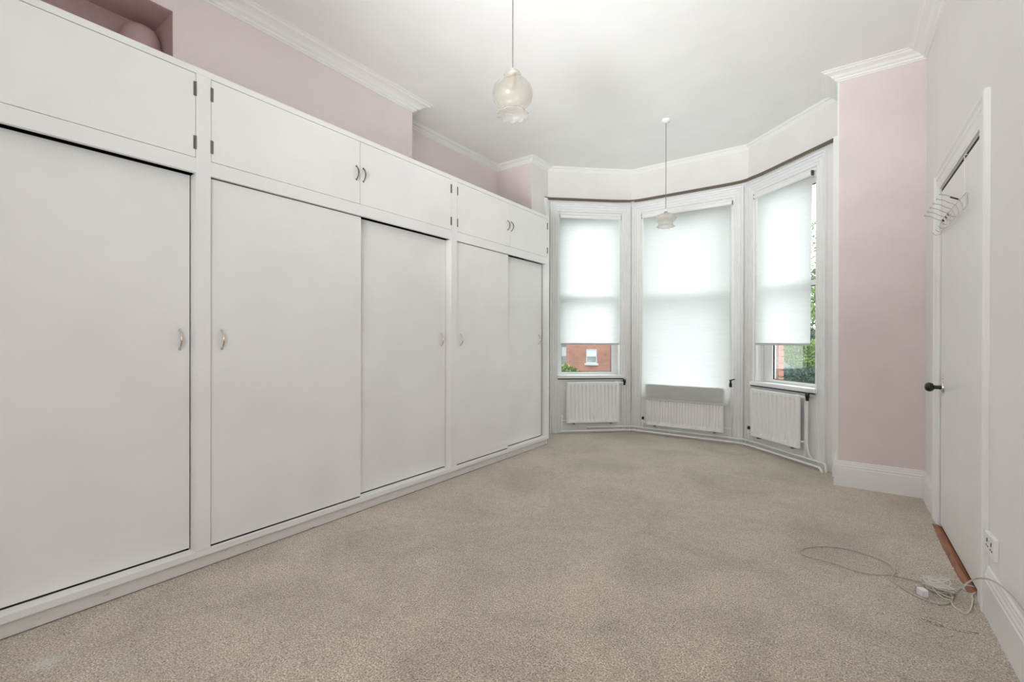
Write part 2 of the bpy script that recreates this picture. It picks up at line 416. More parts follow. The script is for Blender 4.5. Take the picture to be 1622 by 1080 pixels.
# deeper pink lining that paints shade into the recess, and a rounded plaster hump in its far corner
M_NICHE = paint('shaded_pink_recess', (0.56, 0.415, 0.40), 0.8, 0.05, 0.1, 60)
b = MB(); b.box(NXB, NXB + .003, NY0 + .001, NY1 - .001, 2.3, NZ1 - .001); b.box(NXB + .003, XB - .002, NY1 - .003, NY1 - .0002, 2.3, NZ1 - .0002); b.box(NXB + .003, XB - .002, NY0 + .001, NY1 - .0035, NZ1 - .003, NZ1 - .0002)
b.build('recess_shade_lining', M_NICHE, wl)
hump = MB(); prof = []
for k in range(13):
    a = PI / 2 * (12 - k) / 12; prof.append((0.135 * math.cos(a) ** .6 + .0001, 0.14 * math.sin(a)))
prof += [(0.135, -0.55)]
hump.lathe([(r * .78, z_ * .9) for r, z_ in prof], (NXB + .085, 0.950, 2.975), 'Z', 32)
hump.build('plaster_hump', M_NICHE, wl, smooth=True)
struct(MB().box(-3.9, XA, YB, YF + .12, -.05, ZC).build('wall_alcove', M_PINK))
struct(MB().box(XA, A[0] - .0045, YF, YF + .12, -.05, ZC).build('wall_front_left', M_PINKFLAT))
# reveal walls of the bay (paler), then the pink pier at the right
struct(MB().prism([(A[0], YF), A, (A[0] - .24, A[1] + .1), (A[0] - .24, YF + .121), (A[0] - .004, YF + .121), (A[0] - .004, YF)], -.05, ZC).build('wall_reveal_left', M_BAYWALL))
struct(MB().box(D[0] + .0045, XR + .15, YF, YF + .12, -.05, ZC).build('wall_front_right', M_PINKFLAT))
struct(MB().prism([D, (D[0], YF), (D[0] + .004, YF), (D[0] + .004, YF + .121), (D[0] + .24, YF + .121), (D[0] + .24, D[1] + .1)], -.05, ZC).build('wall_reveal_right', M_BAYWALL))
MB().box(D[0] - .0008, D[0] + .012, YF - .0008, YF + .01, .2, 3.33).build('trim_1', M_WHITE)['kind'] = 'structure'
# right wall with the door opening
DY0, DY1, DZ = 2.965, 4.035, 2.185
b = MB(); b.box(XR, XR + .15, YBACK, DY0, -.05, ZC); b.box(XR, XR + .15, DY1, YF, -.05, ZC); b.box(XR, XR + .15, DY0, DY1, DZ, ZC)
struct(b.build('wall_right', M_RIGHT))
# back wall behind the camera
struct(MB().box(-3.9, XR + .15, YBACK - .15, YBACK, -.05, ZC).build('wall_back', M_PINKFLAT))

# ---------------------------------------------------------------- bay walls and windows
def frame_of(P0, P1):
    t = (Vector(P1) - Vector(P0)); L = t.length; t.normalize(); n = Vector((t.y, -t.x))
    def fn(u, off, z): q = Vector(P0) + t * u + n * off; return Vector((q.x, q.y, z))
    return fn, L
SILL, SILLB, HEAD, ATOP = 0.74, 0.70, 2.835, 2.985
def bay_wall(idx, P0, P1, m0, m1, u0, u1, zb, wallname, sl=.045, sr=.055):
    fn, L = frame_of(P0, P1)
    b = MB()
    b.prism([(0, 0), (u0, 0), (u0, -TH), (-m0, -TH)], -.05, ZC, fn)
    b.prism([(u1, 0), (L, 0), (L + m1, -TH), (u1, -TH)], -.05, ZC, fn)
    b.box(u0, u1, -TH, 0, HEAD, ZC, fn); b.box(u0, u1, -TH, 0, -.05, zb if idx == 2 else zb - .046, fn)
    struct(b.build(wallname, M_BAYWALL))
    c = fn((u0 + u1) / 2, 0, zb)
    wdw = struct(empty('window_%d' % idx, c))
    # moulded architrave, two jambs down to the floor and a head
    prof = [(0.0, 0.0005), (0.0, 0.010), (0.006, 0.016), (0.014, 0.016), (0.018, 0.009), (0.028, 0.009), (0.032, 0.018), (0.041, 0.018), (0.045, 0.010),
            (0.062, 0.010), (0.066, 0.022), (0.078, 0.022), (0.082, 0.013), (0.089, 0.013), (0.093, 0.031), (0.107, 0.034), (0.110, 0.028), (0.110, 0.0005)]
    w_ = u0 - 0.027
    path = [(u1, 0.0), (u1, HEAD + .0), (u0, HEAD), (u0, 0.0)]
    k = min(1.0, w_ / 0.110)
    prf = [(-a, o_) for a, o_ in prof]
    head_w = (ATOP - HEAD)
    # separate pieces with mitred corners: left normal of this path points inwards, so offsets are negative
    b = MB(); b.sweep(path, [(a * head_w / 0.11 * 0.75, o_) for a, o_ in prf], lambda x, y, o_: fn(x, o_, y))
    b.build('architrave', M_BAYWOOD, wdw)
    MB().box(u0 + .001, u1 - .001, 0.0005, .006, 0.001, zb - .045, fn).build('apron_panel', M_BAYWOOD, wdw)
    # plain panels filling the head up to the track and the corners
    b = MB(); b.box(max(.004, u0 - .13), min(L - .004, u1 + .13), 0.0005, 0.008, HEAD + .1, ATOP, fn)
    b.build('head_panel', M_BAYWOOD, wdw)
    # linings of the box frame
    b = MB()
    b.box(u0 - .0, u0 + .022, -TH + .01, -.002, zb + .001, HEAD - .001, fn); b.box(u1 - .022, u1 + .0, -TH + .01, -.002, zb + .001, HEAD - .001, fn)
    b.box(u0 + .022, u1 - .022, -TH + .01, -.002, HEAD - .03, HEAD - .001, fn)
    b.box(u0 + .022, u0 + .034, -.085, -.070, zb + .001, HEAD - .03, fn); b.box(u1 - .034, u1 - .022, -.085, -.070, zb + .001, HEAD - .03, fn)
    b.build('box_frame', M_BAYWOOD, wdw, bevel=0.002)
    # sashes
    zm = 1.755
    def sash(name, z0, z1, off, sl, sr, rb, rt):
        x0, x1 = u0 + .022, u1 - .022
        s = MB(); s.box(x0, x0 + sl, off - .045, off, z0, z1, fn); s.box(x1 - sr, x1, off - .045, off, z0, z1, fn)
        s.box(x0 + sl, x1 - sr, off - .045, off, z0, z0 + rb, fn); s.box(x0 + sl, x1 - sr, off - .045, off, z1 - rt, z1, fn)
        so = s.build(name, M_BAYWOOD, wdw, bevel=0.003)
        g = MB(); t = .005
        gx0, gx1, gz0, gz1 = x0 + sl, x1 - sr, z0 + rb, z1 - rt
        g.box(gx0, gx0 + t, off - .03, off - .012, gz0, gz1, fn); g.box(gx1 - t, gx1, off - .03, off - .012, gz0, gz1, fn)
        g.box(gx0 + t, gx1 - t, off - .03, off - .012, gz0, gz0 + t, fn); g.box(gx0 + t, gx1 - t, off - .03, off - .012, gz1 - t, gz1, fn)
        g.build('gasket', M_DARK, so)
        MB().box(gx0 + t, gx1 - t, off - .024, off - .019, gz0 + t, gz1 - t, fn).build('pane', M_GLASS, so)
    sash('lower_sash', zb + .002, zm + .03, -.09, sl, sr, .03, .05)
    sash('upper_sash', zm - .03, HEAD - .032, -.142, sl, sr, .05, .06)
    return fn, L, wdw
fnL, LL, winL = bay_wall(1, A, B, 0.06, TH * math.tan(math.radians(21)), .135, .975, SILL - .0, 'wall_bay_left', .045, .078)
fnC, LC, winC = bay_wall(2, B, C, TH * math.tan(math.radians(21)), TH * math.tan(math.radians(21)), .135, 1.215, 0.57, 'wall_bay_centre')
fnR, LR, winR = bay_wall(3, C, D, TH * math.tan(math.radians(21)), 0.06, .105, .905, SILL - .0, 'wall_bay_right', .132, .03)
for fn, wd, u0, u1 in ((fnL, winL, .118, 1.0), (fnR, winR, .085, .93)):
    b = MB(); b.box(u0, u1, .0355, .052, SILLB, SILL, fn); b.box(u0 + .0, u1 - .0, -.235, .0355, SILLB - .004, SILL, fn)
    b.build('window_sill', M_WHITE, wd, bevel=0.004)
    MB().box(u0 + .006, u1 - .008, .036, .044, SILLB - .012, SILLB - .0005, fn).build('under_sill_shade', M_DARK, wd)  # black strip painting the shadow line below the sill
b = MB(); b.box(-.25, .165, -.300, -TH - .001, -3.4, 3.6, fnR); t8 = struct(b.build('trim_8', M_MORTAR))
for k in range(34):
    zz = .42 + k * .075
    MB().box(.166 if k % 2 else .1655, .180, -.312, -TH - .002, zz, zz + .064, fnR).build('brick', M_BRICKR, t8, bevel=.002)
# jamb casings on the two reveals
struct(MB().box(A[0], A[0] + .03, 4.925, 5.015, .0, ATOP).build('trim_2', M_BAYWOOD, bevel=.003))
struct(MB().prism([(D[0], 4.90), (D[0], 5.015), (D[0] - .012, 5.025), (D[0] - .03, 5.01), (D[0] - .03, 4.90)], .0, ATOP).build('trim_3', M_BAYWOOD))

# ---------------------------------------------------------------- cornices
def cornice(path, p, drop, name):
    prof = [(0.0, ZC), (p, ZC), (p, ZC - .006), (p * .86, ZC - .010), (p * .80, ZC - .018), (p * .62, ZC - .022), (p * .45, ZC - drop * .42),
            (p * .34, ZC - drop * .62), (p * .20, ZC - drop * .70), (p * .18, ZC - drop * .86), (p * .08, ZC - drop * .92), (p * .06, ZC - drop), (0.0, ZC - drop)]
    return struct(MB().sweep(path, prof, ident).build(name, M_CORN))
# paths run so the room lies on their left-hand side
cornice([(XA + .001, YB), (XB, YB), (XB, YBACK)], .142, .075, 'trim_4')
cornice([(A[0], A[1] - .02), (A[0], YF), (XA, YF), (XA, YB + .145)], .075, .060, 'trim_5')
cornice([D, C, B, A, (A[0], A[1] - .025)], .050, .052, 'trim_6')
cornice([(XR, YBACK), (XR, YF), (D[0], YF), (D[0], D[1] - .03)], .112, .070, 'trim_7')

# ---------------------------------------------------------------- baseboards
bp_ = [(0.0, 0.0), (0.017, 0.0), (0.017, .150), (.013, .155), (.015, .163), (.015, .170), (.010, .178), (.011, .186), (.007, .194), (.007, .203), (.002, .208), (0.0, .208)]
struct(MB().sweep([(XR, 4.185), (XR, YF), (D[0], YF), (D[0], 4.90)], bp_, ident).build('baseboard_front', M_WHITE))
struct(MB().sweep([(XR, YBACK), (XR, 2.842)], [(a, z * 1.02) for a, z in bp_], ident).build('baseboard_right', M_WHITE))

# ---------------------------------------------------------------- door
door = struct(empty('door_1', (XR, 3.5, 0)))
fnD = lambda u, off, z: Vector((XR - off, u, z))
ap = [(0.0, .0005), (0.0, .014), (.010, .016), (.016, .020), (.050, .020), (.056, .016), (.062, .016), (.070, .024), (.086, .024), (.092, .018), (.100, .018),
      (.110, .030), (.125, .030), (.130, .024), (.130, .0005)]
b = MB(); b.sweep([(2.975, 0.0), (2.975, DZ - .005), (4.02, DZ - .005), (4.02, 0.0)], ap, lambda x, y, o_: fnD(x, o_ * .78, y))
b.build('architrave', M_WHITE, door)
b = MB(); b.box(2.966, 2.976, -.14, -.0005, 0, DZ - .001, fnD); b.box(4.024, 4.034, -.14, -.0005, 0, DZ - .001, fnD); b.box(2.976, 4.024, -.14, -.0005, DZ - .010, DZ - .001, fnD)
b.build('door_lining', M_WHITE, door)
leaf = MB().box(2.982, 4.014, -.045, -.001, 0.012, 2.158, fnD).build('door_leaf', M_WHITE, door, bevel=.002)
MB().box(2.978, 4.022, -.050, -.046, 0.0, DZ - .011, fnD).build('rebate_shade', M_DARK, door)  # dark sheet behind the leaf, paints shade into the gaps around it
MB().box(2.99, 4.012, -.010, -.0015, 2.1595, 2.1745, fnD).build('head_gap_shade', M_DARK, door)  # dark strip standing for shade in the gap above the leaf
MB().box(3.03, 3.97, -.0008, .0003, 0.006, 0.0115, fnD).build('bottom_gap_shade', M_DARK, door)  # black strip in place of the shadow under the leaf
ky, kz = 3.935, 0.90
knob = MB(); kx = XR
knob.lathe([(.0001, -.088), (.012, -.087), (.022, -.082), (.029, -.070), (.0295, -.060), (.024, -.048), (.013, -.042), (.0115, -.020), (.014, -.012), (.014, -.008)], (kx, ky, kz), 'X', 28)
kn = knob.build('door_knob', M_BLACK, door, smooth=True)
MB().lathe([(.0001, -.012), (.022, -.012), (.031, -.009), (.033, -.003), (.033, .0005)], (kx, ky, kz), 'X', 28).build('rose', M_CHROME, door, smooth=True)
MB().lathe([(.0001, -.0065), (.010, -.006), (.011, -.0015)], (kx, ky + .0, kz + .062), 'X', 16).build('keyhole_cover', M_CHROME, door, smooth=True)

# ---------------------------------------------------------------- over-door hook rack
rack = empty('hook_rack', (XR - .012, 3.5, 1.80), 'chrome wire rack of double coat hooks hung high on the white door', 'hook rack')
b = MB()
z1_, z0_ = 1.945, 1.885
fr = [(3.215, z1_), (3.185, z1_ - .03), (3.18, z0_ + .02), (3.22, z0_ - .01), (3.5, z0_ - .008), (3.8, z0_ - .004), (3.93, z0_ + .01), (3.94, z1_ - .03), (3.90, z1_), (3.6, z1_ + .004)]
b.tube([(XR - .016, y, z) for y, z in fr], .0022, 6, closed=True, smooth_n=5)
b.build('wire_frame', M_CHROME, rack, smooth=True)
for i in range(6):
    y = 3.32 + i * .104
    h = MB()
    h.tube([(XR - .098, y + .004, z1_ + .036), (XR - .070, y + .002, z1_ + .024), (XR - .05, y, z1_ + .008), (XR - .022, y, z1_ - .012), (XR - .013, y, z1_ - .05),
            (XR - .014, y, z0_ - .01), (XR - .030, y, z0_ - .030), (XR - .052, y, z0_ - .030), (XR - .066, y, z0_ - .014)], .0021, 6, smooth_n=5)
    h.build('hook', M_CHROME, rack, smooth=True)
    MB().lathe([(.0001, -.006), (.005, -.003), (.0055, 0), (.005, .003), (.0001, .006)], (XR - .099, y + .004, z1_ + .037), 'Z', 10).build('hook_tip', M_CHROME, rack, smooth=True)
for i, (xa, xb_) in enumerate(((.060, .028), (.020, .012), (.020, .012), (.020, .012))):
    y = 3.32 + (0, 3.4, 4.2, 5)[i] * .104
    MB().tube([(XR - xa, y, z1_ + (.014 if i == 0 else 0)), (XR - xb_, y, z1_ - (.004 if i == 0 else .014))], .0042, 8).build('sleeve', M_BLACK, rack, smooth=True)
for y in (3.30,):
    s = MB(); s.box(XR - .0105, XR - .0085, y - .005, y + .005, z0_, 2.165); s.box(XR - .0105, XR + .008, y - .005, y + .005, 2.162, 2.165)
    s.build('strap', M_PLASTIC, rack)

# ---------------------------------------------------------------- double socket
sock = empty('wall_socket', (XR, 2.757, .30), 'white double plug socket low on the wall beside the door frame', 'socket')
MB().box(XR - .016, XR - .0002, 2.690, 2.828, .283, .374).build('face_plate', M_PLASTIC, sock, bevel=.003)
for yy in (2.727, 2.791):
    r = MB(); r.box(XR - .0175, XR - .0162, yy - .004, yy + .004, .333, .348); r.box(XR - .0175, XR - .0162, yy - .015, yy - .008, .313, .319); r.box(XR - .0175, XR - .0162, yy + .008, yy + .015, .313, .319)
    r.build('pin_holes', M_DARK, sock)
    MB().box(XR - .0195, XR - .0162, yy + .012, yy + .022, .350, .366).build('rocker_switch', M_PLASTIC, sock, bevel=.001)

# ---------------------------------------------------------------- fitted wardrobe
XF, XP = -2.676, -2.706
W = empty('fitted_wardrobe', (XF, 2.0, 0), 'long white built-in wardrobe along the left wall with sliding doors and top cupboards', 'wardrobe')
ST = [(-.94, -.87), (.962, 1.030), (2.860, 2.930), (4.435, 4.475)]   # stiles
FB, OB, OT, UB, UT, TOP = .070, .103, 2.048, 2.124, 2.557, 2.590
FT = .024
for y0, y1 in ST: MB().box(XF - FT, XF, y0, y1, OB, UT).build('stile', M_WARD, W, bevel=.0012)
b = MB()
b.box(XF - FT, XF, ST[0][0], ST[-1][1], UT, TOP)
b.build('top_rail', M_WARD, W, bevel=.0012)
for i in range(3):
    MB().box(XF - FT, XF, ST[i][1], ST[i + 1][0], OT, UB).build('middle_rail', M_WARD, W, bevel=.001)
MB().box(XF - FT - .07, XF, ST[0][0], ST[-1][1], FB, OB - .0005).build('bottom_rail', M_WARD, W, bevel=.002)
MB().box(XP - .018, XP, ST[0][0], 4.445, 0.0005, FB - .0005).build('plinth', M_PLINTH, W)
MB().box(XB + .002, XF - FT - .0005, ST[0][0], ST[-1][1], TOP - .018, TOP).build('top_board', M_WARD, W)
MB().box(-3.0, XF - FT - .0005, ST[-1][0] + .015, ST[-1][1], 0.005, TOP - .0185).build('side_panel', M_WARD, W)
MB().box(-3.0, XF - FT - .0005, ST[0][0], ST[0][0] + .02, 0.005, TOP - .0185).build('side_panel', M_WARD, W)
# jamb linings behind stiles (visible beside the rear sliding doors)
for i, (y0, y1) in enumerate(ST[:3]): MB().box(XF - .095, XF - FT - .0005, y0 + .001, y1 - .001, OB, OT).build('jamb_lining', M_WARD, W)
MB().box(XF - .095, XF - FT - .0005, 4.4355, 4.449, OB, OT).build('jamb_lining', M_WARD, W)
MB().box(-3.02, -3.0, ST[0][0], ST[-1][1], .01, TOP - .02).build('back_board', M_DARK, W)

def bow_handle(x, y, z, parent, mat, h=.10, stand=.026, lean=0.0):
    b = MB(); P = []; R = []
    for k in range(13):
        t = k / 12; a = PI * t
        P.append((x + .002 + stand * math.sin(a) ** .8, y + lean * math.sin(a), z - h / 2 + h * t)); R.append(.0028 + .0022 * math.sin(a))
    b.tube(P, R, 8)
    for s in (-1, 1):
        b.lathe([(.0065, 0), (.006, .003), (.003, .0045)], (x, y, z + s * h / 2), 'X', 12, cap=True)
    return b.build('handle', mat, parent, smooth=True)

def sliding(y0, y1, rear, hy, ztop, y_gap=0.0):
    xf = XF - (.066 if rear else .018)
    d = MB().box(xf - .018, xf, y0, y1, OB + .0070, ztop).build('sliding_door', M_WARD, W, bevel=.001)
    if hy: bow_handle(xf, hy, 1.195, d, M_BRASS)
    MB().box(xf - .018, xf + .0012, y0 + .002, y1 - .002, OB - .0003, OB + .0012).build('track_gap_shade', M_DARK, W)  # dark strip that blackens the gap below the door like shade
    return d
sliding(-.862, .06, False, -.80, OT - .005)
sliding(.035, .957, True, .913, OT - .002)
sliding(1.038, 1.968, False, 1.090, OT - .006)
sliding(1.945, 2.855, True, 2.805, OT - .002)
sliding(2.938, 3.705, False, 2.995, OT - .005)
sliding(3.685, 4.418, True, 4.352, OT - .002)
for y0, y1, x1 in ((1.0305, 1.0365, .026), (4.4195, 4.4335, .072), (2.9305, 2.9345, .030), (.9575, .9615, .075)):
    MB().box(XF - x1 - .006, XF - x1, y0, y1, OB + .002, OT).build('door_gap_shade', M_DARK, W)  # dark fillers imitating shade in the gaps between doors and stiles
def cupboard(y0, y1, hy, hinge_y, hs):
    g = .0022
    d = MB().box(XF - .0195, XF - .0012, y0 + g, y1 - g, UB + .003, UT - .003).build('cupboard_door', M_WARD, W, bevel=.0012)
    if hy: bow_handle(XF - .001, hy, 2.332, d, M_HINGE, h=.09, stand=.024)
    for z0, z1 in ((2.44, 2.512), (2.168, 2.236)):
        h = MB(); h.tube([(XF + .001, hinge_y, z0), (XF + .001, hinge_y, z1)], .0045, 8); h.box(XF - .0015, XF + .0005, min(hinge_y, hinge_y + hs * .010), max(hinge_y, hinge_y + hs * .010), z0, z1)
        h.build('hinge', M_HINGE, d)
cupboard(-.870, .046, .020, -.868, 1); cupboard(.046, .962, .072, .960, -1)
cupboard(1.030, 1.948, 1.918, 1.032, 1); cupboard(1.948, 2.860, 1.974, 2.858, -1)
cupboard(2.930, 3.715, 3.672, 2.932, 1); cupboard(3.715, 4.435, 3.736, 4.433, -1)

# ---------------------------------------------------------------- curtain track
tp = []
def tpt(fn, u, off=.045): q = fn(u, off, 0); return (q.x, q.y)
tz = 2.985
plan = [(A[0] + .006, 4.935), (A[0] + .035, 4.985), tpt(fnL, .10), tpt(fnL, .5), tpt(fnL, .85), tpt(fnL, .99, .06), tpt(fnC, .02, .055 + .02), tpt(fnC, .14), tpt(fnC, .4), tpt(fnC, .75), tpt(fnC, 1.1),
        tpt(fnC, 1.24, .05), tpt(fnC, 1.35, .075), tpt(fnR, .13, .06), tpt(fnR, .28), tpt(fnR, .6), tpt(fnR, .95), (D[0] - .035, 4.99), (D[0] - .006, YF + .30)]
P = catmull([Vector((x, y, tz)) for x, y in plan], 6)
b = MB(); b.sweep([(p.x, p.y) for p in P], [(-.006, tz - .017), (.006, tz - .017), (.006, tz - .004), (.003, tz - .003), (.003, tz + .003), (.006, tz + .004), (.006, tz + .015), (-.006, tz + .015)], ident)
tr = b.build('curtain_track', M_TRACK)
tag(tr, 'bent dark bronze curtain track running around the top of the bay windows', 'curtain track')
for fn, us in ((fnL, (.3, .62, .9)), (fnR, (.3, .62, .9)), (fnC, (.3, .7, 1.05))):
    for u in us: MB().box(u - .008, u + .008, .009, .0385, tz + .002, tz + .012, fn).build('bracket', M_TRACK, tr)
gl = MB()
rnd = random.Random(3)
for k in range(26):
    u = .30 + k * .026 + rnd.uniform(-.006, .006); q = fnR(u, .052, tz - .020); gl.box(q.x - .003, q.x + .003, q.y - .003, q.y + .003, q.z - .003, q.z + .004)
for k in range(12):
    u = 1.00 + k * .012; q = (fnL(min(u, 1.05), .062, tz - .018)); gl.box(q.x - .003 + k * .006, q.x + .002 + k * .006, q.y - .004, q.y + .003, q.z - .005, q.z + .005)
o = gl.build('gliders', M_CABLE2, tr); o['kind'] = 'stuff'

# ---------------------------------------------------------------- roller blinds
def blind(fn, u0, u1, ztop, zbot, off0, off1, label, loc_u, wrinkle=0.0):
    t = empty('roller_blind', fn(loc_u, off0, ztop), label, 'blind')
    rp = [fn(u0 - .004, off0, ztop), fn(u1 + .004, off0, ztop)]
    MB().tube(rp, .023, 24).build('roller_tube', M_PLASTIC, t, smooth=True)
    b = MB(); nz, nu = 40, 14; vs = []; fs = []
    for i in range(nz + 1):
        z = ztop - .012 - (ztop - .012 - zbot) * i / nz; o_ = off0 - .018 + (off1 - off0 + .018) * i / nz
        for j in range(nu + 1):
            u = u0 + .012 + (u1 - u0 - .024) * j / nu
            vs.append(fn(u, o_ + wrinkle * math.sin(j * 1.3 + i * .35) * (.3 + i / nz), z))
    for i in range(nz):
        for j in range(nu): a = i * (nu + 1) + j; fs.append((a, a + 1, a + nu + 2, a + nu + 1))
    b.add(vs, fs); b.build('fabric', M_FABRIC, t, smooth=True)
    MB().box(u0 + .010, u1 - .010, off1 - .004, off1 + .004, zbot - .022, zbot + .002, fn).build('bottom_bar', M_RADGREY, t, bevel=.002)
    for u in (u0 - .008, u1 + .008):
        s = MB(); s.box(u - .002, u + .002, off0 - .016, off0 + .018, ztop - .024, ztop + .026, fn)
        s.build('bracket', M_HINGE, t, bevel=.001)
        MB().tube([fn(u - .004, off0, ztop), fn(u + .004, off0, ztop)], .009, 12).build('roller_end', M_HINGE, t, smooth=True)
    return t
M_RADGREY = paint('blind_bar_grey', (0.55, 0.55, 0.52), 0.5)
bl = blind(fnL, .162, .962, 2.782, 1.150, -.012, -.012, 'half lowered white roller blind in the narrow left bay window', .55, .0006)
bc = blind(fnC, .166, 1.206, 2.768, .465, .050, .106, 'fully lowered white roller blind in the centre bay window, hanging over its radiator', .68, .0008)
br = blind(fnR, .140, .872, 2.775, 1.165, .030, .030, 'half lowered white roller blind in the right bay window beside the pink wall', .5, .0006)

# ---------------------------------------------------------------- radiators
def radiator(fn, u0, u1, z0, z1, ribs, label, off=.075):
    t = empty('radiator', fn((u0 + u1) / 2, off, z0), label, 'radiator')
    b = MB(); per = 8; nu = ribs * per
    us = [u0, u0 + .012] + [u0 + .024 + (u1 - u0 - .048) * i / nu for i in range(nu + 1)] + [u1 - .012, u1]
    def rib(u):
        if u < u0 + .024 or u > u1 - .024: return 0.0
        ph = (u - u0 - .024) / (u1 - u0 - .048) * ribs % 1.0
        d = abs(ph - .5) * 2
        return -max(0, min(1, (0.52 - d) / .22)) * .017
    zs = [z0, z0 + .006, z0 + .034, z0 + .046, z0 + .060, z1 - .060, z1 - .046, z1 - .034, z1 - .006, z1]
    dep = [0, 0, 0, .5, 1, 1, .5, 0, 0, 0]
    vs = []; fs = []; H = len(us)
    for zi, z in enumerate(zs):
        for ui, u in enumerate(us):
            e = 0.0
            if ui in (0, H - 1): e = -.010
            if zi in (0, len(zs) - 1): e = min(e, -.010)
            zz, uu = z, u
            if ui in (0, H - 1) and zi in (0, len(zs) - 1): zz = z + (.008 if zi == 0 else -.008); 
            vs.append(fn(uu, off + .022 + rib(u) * dep[zi] + e, zz))
    for i in range(len(zs) - 1):
        for j in range(H - 1): a = i * H + j; fs.append((a, a + 1, a + H + 1, a + H))
    n0 = len(vs)
    bk = [fn(u0, off, z0 + .008), fn(u1, off, z0 + .008), fn(u1, off, z1 - .008), fn(u0, off, z1 - .008)]
    vs += bk
    K = len(zs)
    fs.append([n0, n0 + 1, n0 + 2, n0 + 3])
    fs.append([j for j in range(H)] + [n0 + 1, n0]); fs.append([(K - 1) * H + j for j in range(H)][::-1] + [n0 + 3, n0 + 2][::-1] if False else [(K - 1) * H + j for j in range(H)] + [n0 + 2, n0 + 3])
    fs.append([i * H for i in range(K)] + [n0 + 3, n0]); fs.append([i * H + H - 1 for i in range(K)] + [n0 + 2, n0 + 1])
    b.add(vs, fs); b.build('panel', M_RAD, t, smooth=True)
    for uu in (u0 + .10, u1 - .10):
        s = MB(); s.box(uu - .012, uu + .012, .0005, off - .0005, z0 + .06, z1 - .08, fn); s.box(uu - .010, uu + .010, .03, off + .01, z0 - .016, z0 + .008, fn)
        s.build('wall_bracket', M_HINGE, t)
    return t
radL = radiator(fnL, .228, .915, .135, .655, 13, 'white panel radiator under the left bay window, behind the wardrobe end')
radC = radiator(fnC, .233, 1.133, .125, .648, 25, 'low white finely ribbed radiator half hidden by the centre blind')
radR = radiator(fnR, .148, .800, .150, .668, 11, 'white panel radiator with twin riser pipes under the right bay window')
PO1, PO2, PZ1, PZ2 = .050, .085, .075, .035    # heating pipes: offset and height
def valve_top(fn, rad, ur, uv, z, off=.072):
    b = MB(); b.tube([fn(ur - .03, off, z), fn(ur + .006, off, z)], .018, 14); b.tube([fn(ur + .006, off, z), fn(uv, off, z)], .011, 12)
    b.build('valve_union', M_PIPE, rad, smooth=True)
    h = MB(); h.lathe([(.0001, .055), (.017, .053), (.019, .040), (.019, .010), (.014, .0), (.014, -.022), (.0001, -.024)], fn(uv, off, z - .008), 'Z', 16)
    h.build('valve_head', M_BLACK, rad, smooth=True)
def valve_low(fn, rad, ur, uv, z, off=.072):
    b = MB(); b.tube([fn(ur + .02, off, z), fn(ur - .012, off, z)], .017, 14); b.tube([fn(ur - .012, off, z), fn(uv, off, z)], .010, 12)
    b.lathe([(.013, -.03), (.014, .0), (.013, .014), (.009, .030), (.0001, .032)], fn(uv, off, z), 'Z', 14)
    b.tube([fn(uv, off, z - .03), fn(uv, off, PZ1)], .0075, 10)
    b.build('lockshield_valve', M_PIPE, rad, smooth=True)
    MB().lathe([(.0001, .055), (.012, .053), (.015, .044), (.015, .022), (.012, .018)], fn(uv, off, z + .014), 'Z', 14).build('valve_cap', M_BLACK if fn is not fnL else M_PIPE, rad, smooth=True)
valve_top(fnL, radL, .905, 1.000, .640, .05); valve_low(fnL, radL, .245, .168, .165)
valve_low(fnC, radC, .245, .180, .150, .06)
valve_low(fnR, radR, .160, .098, .175, .066); valve_top(fnR, radR, .775, .872, .655)
# risers
MB().tube([fnL(1.000, .05, .62), fnL(1.000, .05, .17), fnL(1.000, .05, .11), fnL(1.008, .05, .085), fnL(1.02, .052, PZ1)], .0075, 10, smooth_n=5).build('riser_pipe', M_PIPE, radL, smooth=True)
MB().tube([fnR(.872, .072, .63), fnR(.872, .072, .30), fnR(.872, .072, .20), fnR(.885, .066, .13), fnR(.905, .055, .09), fnR(.915, PO1, PZ1)], .0085, 10, smooth_n=6).build('riser_pipe', M_PIPE, radR, smooth=True)
MB().tube([fnR(.838, .055, .64), fnR(.838, .055, .23), fnR(.838, .052, .15), fnR(.824, .045, .10), fnR(.80, .035, .075)], .011, 10, smooth_n=6).build('riser_pipe', M_PIPE, radR, smooth=True)
MB().tube([fnR(.790, .072, .225), fnR(.825, .05, .225)], .010, 10).build('pipe_union', M_PIPE, radR, smooth=True)
MB().tube([fnC(1.20, .03, .69), fnC(1.20, .03, .30), fnC(1.20, .03, PZ1 + .01)], .0075, 10).build('riser_pipe', M_PIPE, radC, smooth=True)
MB().tube([fnC(1.12, .06, .175), fnC(1.20, .03, .175)], .006, 8).build('pipe_union', M_PIPE, radC, smooth=True)
h = MB(); h.lathe([(.0001, .05), (.018, .049), (.018, .040), (.010, .036), (.010, .012), (.017, .010), (.017, -.03), (.013, -.034), (.0001, -.036)], fnC(1.20, .05, .690), 'Z', 16); h.tube([fnC(1.20, .05, .735), fnC(1.245, .04, .748)], .006, 8)
h.build('valve_head', M_BLACK, radC, smooth=True)
